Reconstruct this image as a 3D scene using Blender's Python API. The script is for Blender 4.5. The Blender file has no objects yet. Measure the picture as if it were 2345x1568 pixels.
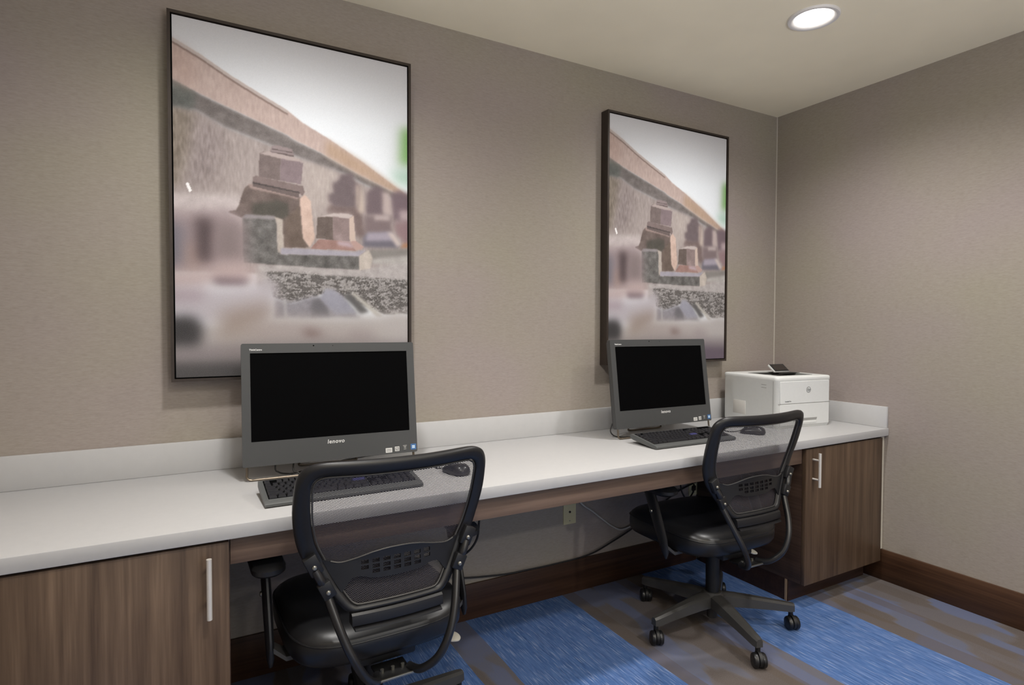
import bpy, bmesh, math, random
import numpy as np
from mathutils import Vector, Matrix

random.seed(3)
PI = math.pi
scene = bpy.context.scene
COL = scene.collection
scene.view_settings.view_transform = 'Standard'
scene.view_settings.look = 'None'
scene.view_settings.exposure = 0.0
scene.view_settings.gamma = 1.0

# ------------------------------------------------------------------ helpers
def lin(c):
    c = c / 255.0
    return c / 12.92 if c <= 0.04045 else ((c + 0.055) / 1.055) ** 2.4

def rgb(t, a=1.0):
    return (lin(t[0]), lin(t[1]), lin(t[2]), a)

class N:
    """tiny node-tree builder"""
    def __init__(self, name):
        self.m = bpy.data.materials.new(name); self.m.use_nodes = True
        self.t = self.m.node_tree; self.t.nodes.clear()
        self.out = self.t.nodes.new('ShaderNodeOutputMaterial')
    def n(self, kind, **kw):
        nd = self.t.nodes.new(kind)
        for k, v in kw.items():
            if k.startswith('_'):
                setattr(nd, k[1:], v)
            else:
                key = int(k[1:]) if k[0] == 'i' and k[1:].isdigit() else k.replace('__', ' ')
                if isinstance(v, bpy.types.NodeSocket): self.t.links.new(v, nd.inputs[key])
                else: nd.inputs[key].default_value = v
        return nd
    def link(self, a, b): self.t.links.new(a, b)
    def coord(self, scale=(1, 1, 1), rot=(0, 0, 0), loc=(0, 0, 0), space='Object'):
        tc = self.n('ShaderNodeTexCoord')
        mp = self.n('ShaderNodeMapping', Vector=tc.outputs[space], Scale=scale, Rotation=rot, Location=loc)
        return mp.outputs['Vector']
    def noise(self, vec, scale=1.0, detail=3.0, rough=0.55):
        return self.n('ShaderNodeTexNoise', Vector=vec, Scale=scale, Detail=detail, Roughness=rough).outputs['Fac']
    def ramp(self, fac, stops, interp='LINEAR'):
        r = self.n('ShaderNodeValToRGB', Fac=fac); cr = r.color_ramp; cr.interpolation = interp
        while len(cr.elements) > 1: cr.elements.remove(cr.elements[-1])
        cr.elements[0].position = stops[0][0]; cr.elements[0].color = stops[0][1]
        for p, c in stops[1:]:
            e = cr.elements.new(p); e.color = c
        return r.outputs['Color']
    def mix(self, fac, a, b, mode='MIX'):
        nd = self.n('ShaderNodeMix', _data_type='RGBA', _blend_type=mode)
        for s, v in ((nd.inputs[0], fac), (nd.inputs[6], a), (nd.inputs[7], b)):
            if isinstance(v, bpy.types.NodeSocket): self.link(v, s)
            else: s.default_value = v
        return nd.outputs[2]
    def math(self, op, a, b=0.0):
        nd = self.n('ShaderNodeMath', _operation=op)
        for s, v in ((nd.inputs[0], a), (nd.inputs[1], b)):
            if isinstance(v, bpy.types.NodeSocket): self.link(v, s)
            else: s.default_value = v
        return nd.outputs[0]
    def bsdf(self, color, rough=0.5, metal=0.0, spec=0.5, bump=None, bstr=0.2, bdist=0.001):
        b = self.n('ShaderNodeBsdfPrincipled', Roughness=rough, Metallic=metal)
        b.inputs['Specular IOR Level'].default_value = spec
        if isinstance(color, bpy.types.NodeSocket): self.link(color, b.inputs['Base Color'])
        else: b.inputs['Base Color'].default_value = color
        if bump is not None:
            bp = self.n('ShaderNodeBump', Height=bump, Strength=bstr, Distance=bdist)
            self.link(bp.outputs['Normal'], b.inputs['Normal'])
        self.link(b.outputs['BSDF'], self.out.inputs['Surface'])
        return b

def plain(name, c, rough=0.5, metal=0.0, spec=0.5, grain=0.0, gscale=60.0):
    n = N(name)
    col = rgb(c)
    f = n.noise(n.coord(), gscale, 2.0)
    d = 0.012 + grain
    lo = tuple(v * (1 - d) for v in col[:3]) + (1,); hi = tuple(min(1, v * (1 + d)) for v in col[:3]) + (1,)
    n.bsdf(n.ramp(f, [(0.3, lo), (0.7, hi)]), rough, metal, spec)
    return n.m

def wood(name, axis, dark, mid, light, rough=0.45, seed=0.0, freq=1.0, spec=0.35):
    n = N(name)
    k = {'x': (0.9, 26, 26), 'y': (26, 0.9, 26), 'z': (26, 26, 0.9)}[axis]
    k = tuple(v * freq for v in k)
    v1 = n.coord(k, loc=(seed, seed * 1.7, seed * .6))
    k2 = tuple(v * 3.6 for v in k)
    v2 = n.coord(k2, loc=(seed * 2.0, seed, seed))
    a = n.noise(v1, 1.0, 4.0, 0.6); b = n.noise(v2, 1.0, 3.0, 0.6)
    f = n.math('ADD', n.math('MULTIPLY', a, 0.65), n.math('MULTIPLY', b, 0.35))
    c = n.ramp(f, [(0.36, rgb(dark)), (0.5, rgb(mid)), (0.64, rgb(light))])
    n.bsdf(c, rough, 0, spec, b, 0.12, 0.0008)
    return n.m

class MB:
    """collects shapes into one mesh"""
    def __init__(self): self.b = bmesh.new()
    def _add(self, verts, faces):
        vs = [self.b.verts.new(v) for v in verts]
        for f in faces:
            try: self.b.faces.new([vs[i] for i in f])
            except ValueError: pass
        return vs
    def box(self, x0, x1, y0, y1, z0, z1, bev=0.0, seg=2, mat=None):
        t = bmesh.new()
        bmesh.ops.create_cube(t, size=1.0)
        for v in t.verts:
            v.co = Vector(((x0 + x1) / 2 + v.co.x * (x1 - x0), (y0 + y1) / 2 + v.co.y * (y1 - y0), (z0 + z1) / 2 + v.co.z * (z1 - z0)))
        if bev > 0:
            bmesh.ops.bevel(t, geom=list(t.edges), offset=bev, segments=seg, affect='EDGES', profile=0.5)
        if mat is not None: t.transform(mat)
        self.merge(t); return self
    def merge(self, t):
        me = bpy.data.meshes.new('tmp'); t.to_mesh(me); t.free()
        self.b.from_mesh(me); bpy.data.meshes.remove(me)
    def loft(self, rings, cap=True, closed=True):
        m = len(rings[0]); vs = []
        for r in rings: vs.append([self.b.verts.new(p) for p in r])
        rng = range(m) if closed else range(m - 1)
        for a, c in zip(vs, vs[1:]):
            for i in rng:
                j = (i + 1) % m
                self.b.faces.new((a[i], a[j], c[j], c[i]))
        if cap:
            self.b.faces.new(list(reversed(vs[0]))); self.b.faces.new(vs[-1])
        return self
    def tube(self, pts, r, seg=10, sub=6, cap=True, closed=False):
        pts = smooth(pts, sub, closed) if sub > 1 else [Vector(p) for p in pts]
        rad = r if callable(r) else (lambda s: r)
        n = len(pts); rings = []; up = None
        for i, p in enumerate(pts):
            if closed: d = pts[(i + 1) % n] - pts[i - 1]
            else: d = pts[min(i + 1, n - 1)] - pts[max(i - 1, 0)]
            d.normalize()
            if up is None:
                up = Vector((0, 0, 1)) if abs(d.z) < 0.9 else Vector((1, 0, 0))
            s = d.cross(up).normalized(); up = s.cross(d).normalized()
            q = rad(i / max(1, n - 1))
            rings.append([p + (s * math.cos(2 * PI * k / seg) + up * math.sin(2 * PI * k / seg)) * q for k in range(seg)])
        if closed:
            rings.append(rings[0]); vs = [[self.b.verts.new(p) for p in rr] for rr in rings[:-1]]
            for a, c in zip(vs, vs[1:] + vs[:1]):
                for i in range(seg):
                    j = (i + 1) % seg
                    try: self.b.faces.new((a[i], a[j], c[j], c[i]))
                    except ValueError: pass
            return self
        return self.loft(rings, cap)
    def cyl(self, p, q, r, r2=None, seg=24):
        p, q = Vector(p), Vector(q); d = (q - p).normalized()
        up = Vector((0, 0, 1)) if abs(d.z) < 0.9 else Vector((1, 0, 0))
        s = d.cross(up).normalized(); u = s.cross(d)
        r2 = r if r2 is None else r2
        ring = lambda c, k: [c + (s * math.cos(2 * PI * i / seg) + u * math.sin(2 * PI * i / seg)) * k for i in range(seg)]
        return self.loft([ring(p, r), ring(q, r2)])
    def lathe(self, prof, c=(0, 0, 0), axis='z', seg=32, cap=False):
        c = Vector(c); rings = []
        for r, h in prof:
            rg = []
            for i in range(seg):
                a = 2 * PI * i / seg
                if axis == 'z': rg.append(c + Vector((r * math.cos(a), r * math.sin(a), h)))
                elif axis == 'y': rg.append(c + Vector((r * math.cos(a), h, r * math.sin(a))))
                else: rg.append(c + Vector((h, r * math.cos(a), r * math.sin(a))))
            rings.append(rg)
        return self.loft(rings, cap)
    def prism(self, pts, y0, y1):
        """polygon in x,z pushed from y0 to y1"""
        return self.loft([[(x, y0, z) for x, z in pts], [(x, y1, z) for x, z in pts]])
    def frame(self, outer, inner, y0, y1):
        a = [(x, y0, z) for x, z in outer]; b = [(x, y1, z) for x, z in outer]
        c = [(x, y1, z) for x, z in inner]; d = [(x, y0, z) for x, z in inner]
        self.loft([a, b, c, d, a], cap=False)
        bmesh.ops.remove_doubles(self.b, verts=self.b.verts, dist=1e-6)
        return self
    def xf(self, m): self.b.transform(m); return self
    def build(self, name, mat, parent=None, label=None, sharp=35, flat=False):
        bmesh.ops.recalc_face_normals(self.b, faces=self.b.faces)
        me = bpy.data.meshes.new(name)
        lim = math.radians(sharp)
        for f in self.b.faces: f.smooth = not flat
        for e in self.b.edges:
            if len(e.link_faces) == 2:
                e.smooth = e.calc_face_angle(0.0) < lim
        self.b.to_mesh(me); self.b.free()
        return link(name, me, mat, parent, label)

def smooth(pts, sub=6, closed=False):
    P = [Vector(p) for p in pts]; n = len(P); out = []
    rng = range(n) if closed else range(n - 1)
    for i in rng:
        if closed: a, b, c, d = P[i - 1], P[i], P[(i + 1) % n], P[(i + 2) % n]
        else: a, b, c, d = P[max(i - 1, 0)], P[i], P[i + 1], P[min(i + 2, n - 1)]
        for k in range(sub):
            t = k / sub
            out.append(0.5 * ((2 * b) + (c - a) * t + (2 * a - 5 * b + 4 * c - d) * t * t + (3 * b - a - 3 * c + d) * t ** 3))
    if not closed: out.append(P[-1])
    return out

def rrect(x0, x1, z0, z1, r, n=5):
    pts = []
    for cx, cz, a0 in ((x1 - r, z1 - r, 0), (x0 + r, z1 - r, PI / 2), (x0 + r, z0 + r, PI), (x1 - r, z0 + r, 1.5 * PI)):
        for i in range(n + 1):
            a = a0 + i / n * PI / 2
            pts.append((cx + r * math.cos(a), cz + r * math.sin(a)))
    return pts

def link(name, me, mat, parent=None, label=None):
    o = bpy.data.objects.new(name, me); COL.objects.link(o)
    if mat is not None and not me.materials: me.materials.append(mat)
    if parent is not None: o.parent = parent
    if label: o['label'] = label
    return o

def thing(name, label, cat, loc=(0, 0, 0), rz=0.0, group=None):
    o = bpy.data.objects.new(name, None); COL.objects.link(o)
    o.empty_display_size = 0.1
    o.location = loc; o.rotation_euler = (0, 0, rz)
    return tag(o, label, cat, group)

def tag(o, label, cat, group=None):
    o['label'] = label; o['category'] = cat
    if group: o['group'] = group
    return o

def struct(o):
    o['kind'] = 'structure'; return o

def lettering(name, text, size, mat, parent, m, bold=0.0, shear=0.0, spacing=1.0, label=None, depth=0.0002):
    cu = bpy.data.curves.new(name, 'FONT'); cu.body = text; cu.size = size
    cu.align_x = 'CENTER'; cu.align_y = 'CENTER'; cu.offset = bold; cu.shear = shear
    cu.space_character = spacing; cu.extrude = depth; cu.resolution_u = 3
    t = bpy.data.objects.new(name, cu); COL.objects.link(t)
    bpy.context.view_layer.update()
    me = bpy.data.meshes.new_from_object(t.evaluated_get(bpy.context.evaluated_depsgraph_get()))
    bpy.data.objects.remove(t); bpy.data.curves.remove(cu)
    me.name = name; me.transform(m)
    me.materials.clear()
    return link(name, me, mat, parent, label)

def children(o): return [c for c in COL.objects if c.parent == o]

def copy_tree(o, parent=None):
    c = o.copy(); COL.objects.link(c); c.parent = parent
    for ch in children(o): copy_tree(ch, c)
    return c

PAINT = [
 ([(948,774),(1004,799),(1004,662),(928,658),(958,706)], (196,200,194), 22, 0, 0),
 ([(971,792),(1014,800),(1014,682),(961,677),(971,740)], (140,190,112), 12, 0, 0),
 ([(913,650),(1004,665),(1004,609),(943,617)], (176,206,186), 14, 0, 0),
 ([(-14,754),(-2,752),(82,750),(189,714),(373,680),(490,655),(666,629),(805,593),(1003,537),(1010,380),(1010,300),(-10,300)], (174,161,155), 3, 0.5, 1),
 ([(-14,754),(-2,752),(81,740),(72,646),(24,542),(-19,512)], (152,139,124), 10, 0.8, 1),
 ([(81,727),(181,713),(197,632),(143,549),(49,541)], (158,144,140), 16, 0.8, 1),
 ([(524,664),(684,627),(647,581),(611,504),(510,497),(511,594)], (186,173,165), 14, 0.3, 1),
 ([(-13,828),(0,825),(104,795),(235,765),(443,718),(469,708),(577,682),(758,630),(1003,567),(1003,537),(805,593),(666,629),(490,655),(373,680),(189,714),(82,750),(-2,752),(-14,754)], (131,122,118), 4, 0.5, 2),
 ([(-13,828),(0,825),(87,802),(77,749),(-2,752)], (112,114,108), 6, 0.4, 2),
 ([(-11,942),(1,936),(105,904),(218,862),(327,827),(444,791),(508,762),(622,726),(782,667),(1003,577),(1003,567),(758,630),(577,682),(469,708),(443,718),(235,765),(104,795),(0,825),(-13,828)], (198,176,166), 1.5, 0.35, 1),
 ([(-12,925),(1,925),(88,895),(78,804),(0,825)], (198,172,160), 12, 0.3, 1),
 ([(613,722),(782,667),(1003,577),(1003,567),(758,630),(608,676)], (192,164,140), 7, 0.2, 1),
 ([(-11,942),(1,936),(105,904),(218,862),(327,827),(444,791),(444,782),(327,818),(218,853),(105,895),(1,927),(-11,933)], (200,186,178), 1.2, 0, 0),
 ([(-11,933),(1,927),(105,895),(218,853),(327,818),(444,782),(444,777),(327,813),(218,848),(105,890),(1,922),(-11,928)], (150,128,118), 1.2, 0, 0),
 ([(-8,512),(198,521),(267,519),(266,437),(-10,421)], (202,190,186), 8, 0.35, 2),
 ([(44,543),(55,545),(67,524),(57,518)], (244,240,236), 0.8, 0, 0),
 ([(606,497),(629,524),(753,529),(776,499),(795,430),(743,431),(725,502)], (134,114,110), 5, 0.2, 0),
 ([(744,588),(772,591),(791,510),(758,507)], (198,180,166), 5, 0, 0),
 ([(675,620),(730,630),(742,604),(767,590),(755,523),(647,519),(620,535),(620,554),(643,562),(638,592),(666,601)], (126,110,112), 4, 0.2, 0),
 ([(744,595),(765,590),(758,523),(744,522)], (186,168,156), 4, 0, 0),
 ([(913,576),(953,592),(1009,583),(1008,491),(927,492)], (132,112,118), 6, 0, 0),
 ([(957,527),(1008,530),(1008,491),(962,491)], (186,166,166), 6, 0, 0),
 ([(932,486),(1008,494),(1008,405),(942,451)], (158,130,132), 6, 0, 0),
 ([(967,418),(1008,423),(1008,405),(962,404)], (186,138,104), 4, 0, 0),
 ([(796,573),(834,596),(873,595),(888,574),(878,506),(795,503)], (128,110,114), 5, 0, 0),
 ([(873,583),(908,582),(922,508),(878,512)], (192,174,168), 5, 0, 0),
 ([(786,500),(917,505),(917,449),(785,442)], (140,122,122), 5, 0, 0),
 ([(834,503),(907,509),(912,491),(834,488)], (188,172,168), 4, 0, 0),
 ([(781,433),(805,445),(917,453),(967,419),(952,402),(776,399)], (124,118,128), 4, 0, 0),
 ([(800,445),(912,454),(932,427),(790,419)], (172,162,172), 4, 0, 0),
 ([(897,452),(927,453),(972,416),(947,405)], (206,190,182), 4, 0, 0),
 ([(804,391),(1008,404),(1008,358),(814,351)], (150,144,138), 4, 0.2, 0),
 ([(314,328),(481,332),(774,327),(1010,368),(1010,275),(313,263)], (184,176,172), 4, 0.5, 2),
 ([(814,361),(1008,382),(1008,352),(818,345)], (186,180,174), 4, 0.3, 2),
 ([(348,306),(481,310),(607,304),(1010,301),(1009,186),(878,185),(722,227),(607,247),(543,233),(449,214),(380,230)], (148,142,138), 2, 1, 3),
 ([(313,284),(389,284),(407,243),(312,229)], (180,172,172), 10, 0, 0),
 ([(383,230),(449,216),(543,237),(672,235),(773,170),(382,168)], (152,147,152), 5, 0.4, 2),
 ([(542,226),(574,234),(606,212),(626,174),(539,173)], (128,124,128), 4, 0.2, 0),
 ([(578,233),(607,263),(643,259),(682,242),(749,186),(652,180)], (164,162,172), 3, 0.2, 2),
 ([(685,242),(716,253),(808,193),(766,183),(732,209)], (112,109,108), 4, 0, 0),
 ([(716,252),(736,253),(878,178),(846,175)], (198,192,182), 3, 0, 0),
 ([(422,231),(433,231),(436,168),(424,168)], (186,182,182), 3, 0, 0),
 ([(-14,144),(303,155),(418,172),(639,174),(860,180),(932,195),(1009,188),(1010,-10),(-10,-10)], (190,182,178), 12, 0, 0),
 ([(271,144),(479,155),(638,128),(842,123),(807,100),(270,97)], (178,164,160), 22, 0, 0),
 ([(498,133),(542,135),(606,117),(522,113)], (140,116,112), 10, 0, 0),
 ([(721,126),(842,121),(807,105),(704,108)], (164,150,150), 14, 0, 0),
 ([(-10,0),(1010,0),(1010,92),(600,96),(-10,92)], (154,144,144), 14, 0, 0),
 ([(-10,-10),(1010,-10),(1010,36),(500,42),(-10,40)], (96,92,92), 10, 0, 0),
 ([(560,-10),(1010,-10),(1010,52),(800,60),(560,40)], (120,104,118), 14, 0, 0),
 ([(202,472),(210,478),(232,479),(244,497),(254,520),(266,545),(282,556),(321,560),(458,546),(496,536),(507,514),(506,413),(533,387),(427,382),(399,465),(253,460)], (124,107,100), 1.2, 0.5, 2),
 ([(282,559),(321,560),(458,546),(493,538),(484,528),(446,535),(287,547)], (172,150,142), 2, 0.2, 0),
 ([(298,504),(399,521),(445,514),(448,479),(422,463),(297,467)], (96,90,80), 4, 0.3, 0),
 ([(427,463),(493,513),(506,413),(533,387),(427,383)], (124,106,94), 3, 0.4, 0),
 ([(493,530),(514,546),(541,529),(546,491),(559,416),(536,386),(506,413)], (208,180,164), 1.5, 0.4, 0),
 ([(259,461),(270,470),(387,472),(398,449),(396,375),(412,361),(760,370),(763,325),(575,326),(262,330),(257,360)], (120,116,112), 1.5, 0.8, 2),
 ([(253,460),(270,471),(387,473),(393,463),(286,459)], (158,150,150), 2, 0.3, 0),
 ([(387,471),(420,465),(425,384),(400,364),(396,449)], (186,174,162), 1.5, 0.5, 0),
 ([(412,379),(545,382),(740,382),(793,390),(760,369),(412,361)], (172,166,174), 1.5, 0.3, 0),
 ([(760,369),(806,391),(825,367),(814,331),(761,324)], (198,186,174), 1.5, 0.5, 0),
 ([(571,480),(639,494),(642,414),(564,416)], (122,106,98), 1, 0.5, 0),
 ([(639,494),(690,502),(715,489),(719,413),(641,415)], (154,134,130), 1, 0.5, 0),
 ([(577,483),(639,497),(702,501),(735,496),(715,486),(645,487)], (196,182,176), 1.2, 0, 0),
 ([(714,486),(735,496),(745,414),(717,411)], (204,182,168), 1, 0, 0),
 ([(539,384),(576,413),(642,414),(715,412),(746,385),(576,384)], (168,132,122), 1, 0.4, 0),
 ([(657,412),(715,412),(734,394),(663,400)], (190,168,172), 3, 0, 0),
 ([(717,414),(745,417),(783,400),(770,390),(744,387)], (190,158,148), 1, 0, 0),
 ([(378,679),(401,683),(462,678),(472,657),(369,658)], (158,142,140), 1, 0.3, 0),
 ([(372,663),(469,660),(469,656),(372,658)], (120,104,102), 0.8, 0, 0),
 ([(378,672),(465,669),(465,666),(378,669)], (124,108,106), 0.8, 0, 0),
 ([(327,652),(344,659),(415,649),(411,580),(323,583)], (134,118,114), 1, 0.4, 0),
 ([(415,649),(494,649),(509,640),(500,576),(411,580)], (146,128,130), 1, 0.4, 0),
 ([(327,652),(361,662),(494,651),(509,642),(418,645)], (184,168,162), 1.2, 0, 0),
 ([(301,581),(310,586),(508,571),(516,553),(505,541),(490,551),(300,564)], (142,124,120), 1, 0.3, 0),
 ([(300,566),(493,550),(490,534),(299,554)], (124,108,104), 1, 0.3, 0),
 ([(300,567),(493,552),(493,548),(300,562)], (90,78,76), 1, 0, 0),
 ([(-9,460),(217,482),(267,448),(260,322),(-12,292)], (166,148,148), 16, 0, 0),
 ([(-10,428),(31,431),(34,314),(-12,313)], (128,124,134), 14, 0, 0),
 ([(53,379),(86,380),(85,298),(52,297)], (178,150,136), 14, 0, 0),
 ([(82,452),(144,445),(132,318),(90,331)], (88,70,72), 12, 0, 0),
 ([(153,442),(251,440),(250,329),(157,333)], (146,130,128), 14, 0, 0),
 ([(-12,295),(108,303),(166,330),(265,334),(320,291),(305,264),(132,267),(98,248),(-13,246)], (194,172,168), 14, 0, 0),
 ([(141,280),(274,280),(274,263),(151,262)], (112,88,94), 9, 0, 0),
 ([(-13,246),(127,253),(367,269),(393,236),(382,175),(303,155),(106,151),(-14,172)], (194,186,190), 14, 0, 0),
 ([(-13,246),(117,245),(102,220),(-13,218)], (172,152,158), 14, 0, 0),
 ([(164,184),(382,217),(371,167),(232,122),(163,100)], (166,148,136), 20, 0, 0),
 ([(-19,170),(69,173),(101,144),(91,90),(-20,89)], (72,68,70), 12, 0, 0),
]

def paint_canvas(W, H):
    """Rusty rail, clip and bolts, painted as a colour per vertex of the canvas (row 0 is the bottom)."""
    rng = np.random.RandomState(4)
    uu, vv = np.meshgrid((np.arange(W) + .5) / W * 1000, (np.arange(H) + .5) / H * 1000)
    def blur(a, s):
        if s < .35: return a
        r = int(3 * s) + 1
        k = np.exp(-.5 * (np.arange(-r, r + 1) / s) ** 2); k /= k.sum()
        for ax in (0, 1):
            pad = [(0, 0), (0, 0)]; pad[ax] = (r, r)
            p = np.pad(a, pad, mode='edge'); o = np.zeros_like(a)
            for i, w in enumerate(k):
                o += w * (p[i:i + a.shape[0]] if ax == 0 else p[:, i:i + a.shape[1]])
            a = o
        return a
    def unit(a): return (a - a.mean()) / (a.std() + 1e-9)
    base = rng.randn(H, W)
    fine = unit(blur(base, .6)); soft = unit(blur(rng.randn(H, W), 3))
    tall = base.copy()
    for _ in range(3): tall = (np.roll(tall, 2, 0) + tall + np.roll(tall, -2, 0)) / 3
    tall = unit(blur(tall, .8)); wide = unit(blur(rng.randn(H, W), 1))
    for _ in range(3): wide = (np.roll(wide, 2, 1) + wide + np.roll(wide, -2, 1)) / 3
    wide = unit(wide)
    t = np.clip((1000 - vv) / 230, 0, 1)[..., None]
    sky = np.array((214, 212, 212.)) * (1 - t) + np.array((232, 235, 236.)) * t
    img = sky.copy()
    for pts, col, bl, noise, kind in PAINT:
        m = np.zeros((H, W), bool)
        n = len(pts)
        for i in range(n):
            (x1, y1), (x2, y2) = pts[i], pts[(i + 1) % n]
            if y1 == y2: continue
            c = (y1 > vv) != (y2 > vv)
            m ^= c & (uu < (x2 - x1) * (vv - y1) / (y2 - y1) + x1)
        a = blur(m.astype(float), bl * W / 543.)[..., None]
        c = np.array(col, float)[None, None, :] * np.ones((H, W, 1))
        if noise:
            if kind == 1: nz = (tall * 7 + soft * 3.5) * noise
            elif kind == 2: nz = (fine * 4.5 + soft * 9) * noise
            elif kind == 3: nz = 24. * np.tanh((wide + soft * .5 + fine * .7 - .1) * 1.6) - 8 + fine * 7
            else: nz = (fine * 4 + soft * 8) * noise
            c = c + nz[..., None]
        img = img * (1 - a) + c * a
    img += (rng.randn(H, W) * 1.3)[..., None]
    v = np.clip(img, 0, 255) / 255.
    grey = v.mean(-1, keepdims=True)
    v = grey + (v - grey) * 0.8
    v = 0.70 + (v - 0.70) * 1.18
    return np.clip(np.array((0.93, 0.94, 0.96)) * np.clip(v, 0, 1) ** 1.12, 0, 1)

CAM = (-3.03126,-2.26198,1.25595,0.50923,-0.02703,0.00259,1342.24719)
LIGHTS = [(-0.852, -0.792, 62), (-2.68, -0.792, 70), (-0.852, -1.94, 52), (-2.68, -1.94, 56), (-1.1, -4.1, 200), (-2.68, -4.1, 60)]
AMBIENT = 0.9
ADDED_FILL = 52  # power of the added ceiling fill

# ------------------------------------------------------------------ measures (metres; corner of the room at x=0, y=0)
ZC = 0.76          # worktop
H = 2.479          # ceiling
D = 0.654          # worktop depth
XL, YF = -3.60, -5.2

# ------------------------------------------------------------------ materials
def wall_mat(name, axis):
    n = N(name)
    s = (60, 60, 330)
    fine = n.noise(n.coord(s), 1.0, 3.0, 0.6)
    mid = n.noise(n.coord((24, 24, 130), loc=(3, 1, 2)), 1.0, 3.0, 0.6)
    big = n.noise(n.coord((1.2, 1.2, 1.5)), 1.0, 2.0)
    f = n.math('ADD', n.math('MULTIPLY', fine, 0.6), n.math('MULTIPLY', mid, 0.4))
    c = n.ramp(f, [(0.36, rgb((150, 143, 135))), (0.5, rgb((157, 150, 142))), (0.66, rgb((163, 157, 149)))])
    tint = n.ramp(big, [(0.35, rgb((252, 246, 252))), (0.65, rgb((250, 250, 240)))])
    n.bsdf(n.mix(1.0, c, tint, 'MULTIPLY'), 0.75, 0, 0.25, f, 0.1, 0.001)
    return n.m

def carpet_mat():
    n = N('carpet tiles')
    xyz = n.n('ShaderNodeSeparateXYZ', Vector=n.coord()).outputs
    wob = n.noise(n.coord((9, 2.4, 1), loc=(5, 2, 0)), 1.0, 3.0)
    x = n.math('ADD', xyz[0], n.math('MULTIPLY', n.math('SUBTRACT', wob, 0.5), 0.022))
    pos = n.math('DIVIDE', n.math('ADD', x, 4.0), 4.0)
    k = lambda m: (m + 4.0) / 4.0
    B, G = (1, 1, 1, 1), (0, 0, 0, 1)
    isblue = n.ramp(pos, [(0, G), (k(-3.5), B), (k(-3.0), G), (k(-2.5), B), (k(-2.13), G), (k(-2.005), B), (k(-1.505), G), (k(-1.02), B), (k(-0.5), G)], 'CONSTANT')
    st = n.noise(n.coord((150, 9, 1)), 1.0, 3.0, 0.65)
    fl = n.noise(n.coord((260, 11, 1), loc=(7, 3, 0)), 1.0, 2.0, 0.6)
    slow = n.noise(n.coord((14, 1.1, 1), loc=(1, 8, 0)), 1.0, 2.0)
    blue = n.ramp(st, [(0.3, rgb((58, 84, 130))), (0.5, rgb((74, 104, 156))), (0.7, rgb((96, 124, 174)))])
    blue = n.mix(n.ramp(fl, [(0.56, G), (0.68, (0.9, 0.9, 0.9, 1))]), blue, rgb((146, 162, 196)))
    blue = n.mix(n.ramp(slow, [(0.4, G), (0.75, (0.3, 0.3, 0.3, 1))]), blue, rgb((100, 122, 170)))
    jit = n.n('ShaderNodeTexNoise', Vector=n.coord((16, 6, 1), loc=(3, 3, 0)), Scale=1.0, Detail=3.0)
    vec = n.mix(0.22, n.coord((10.5, 3.6, 1), loc=(2.2, 4.7, 0)), jit.outputs['Color'], 'ADD')
    vo = n.n('ShaderNodeTexVoronoi', Vector=vec, Scale=1.0, _distance='CHEBYCHEV', _feature='SMOOTH_F1', Smoothness=0.25)
    cell = n.n('ShaderNodeSeparateColor', Color=vo.outputs['Color']).outputs[0]
    sp = n.noise(n.coord((300, 300, 1)), 1.0, 2.0)
    grey = n.ramp(cell, [(0.15, rgb((88, 80, 75))), (0.32, rgb((96, 90, 90))), (0.46, rgb((97, 95, 102))), (0.58, rgb((93, 98, 118))), (0.84, rgb((92, 102, 134)))])
    grey = n.mix(n.ramp(sp, [(0.3, (0.0, 0, 0, 1)), (0.7, (0.5, 0.5, 0.5, 1))]), grey, rgb((112, 106, 106)))
    rust = n.ramp(pos, [(0, G), (k(-1.505), B), (k(-1.44), G), (k(-1.20), B), (k(-1.13), G), (k(-0.5), B), (k(-0.42), G), (k(-0.30), B), (k(-0.24), G)], 'CONSTANT')
    grey = n.mix(n.math('MULTIPLY', rust, 0.5), grey, rgb((92, 82, 74)))
    c = n.mix(isblue, grey, blue)
    n.bsdf(c, 0.95, 0, 0.1, n.math('ADD', st, sp), 0.35, 0.002)
    return n.m

def mesh_mat():
    """open diamond weave: threads with real see-through gaps"""
    n = N('woven mesh')
    xyz = n.n('ShaderNodeSeparateXYZ', Vector=n.coord()).outputs
    p, q = 0.0078, 0.0044
    a = n.math('ADD', n.math('DIVIDE', xyz[0], p), n.math('DIVIDE', xyz[2], q))
    b = n.math('SUBTRACT', n.math('DIVIDE', xyz[0], p), n.math('DIVIDE', xyz[2], q))
    tri = lambda v: n.math('ABSOLUTE', n.math('SUBTRACT', n.math('FRACT', v), 0.5))
    m = n.math('MINIMUM', tri(a), tri(b))
    thread = n.math('LESS_THAN', m, 0.15)
    pr = n.n('ShaderNodeBsdfPrincipled', Roughness=0.6)
    pr.inputs['Base Color'].default_value = rgb((64, 60, 66))
    tr = n.n('ShaderNodeBsdfTransparent')
    mx = n.n('ShaderNodeMixShader', Fac=thread)
    n.link(tr.outputs[0], mx.inputs[1]); n.link(pr.outputs[0], mx.inputs[2])
    n.link(mx.outputs[0], n.out.inputs['Surface'])
    return n.m

def canvas_mat():
    n = N('printed canvas')
    at = n.n('ShaderNodeAttribute', _attribute_name='print')
    wv = n.noise(n.coord((700, 1, 700)), 1.0, 1.0)
    c = n.mix(n.ramp(wv, [(0.3, (0, 0, 0, 1)), (0.7, (0.06, 0.06, 0.06, 1))]), at.outputs['Color'], (1, 1, 1, 1))
    n.bsdf(c, 0.7, 0, 0.2)
    return n.m

def emis(name, c, s):
    n = N(name)
    e = n.n('ShaderNodeEmission', Color=rgb(c), Strength=s)
    n.link(e.outputs[0], n.out.inputs['Surface']); return n.m

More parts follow.
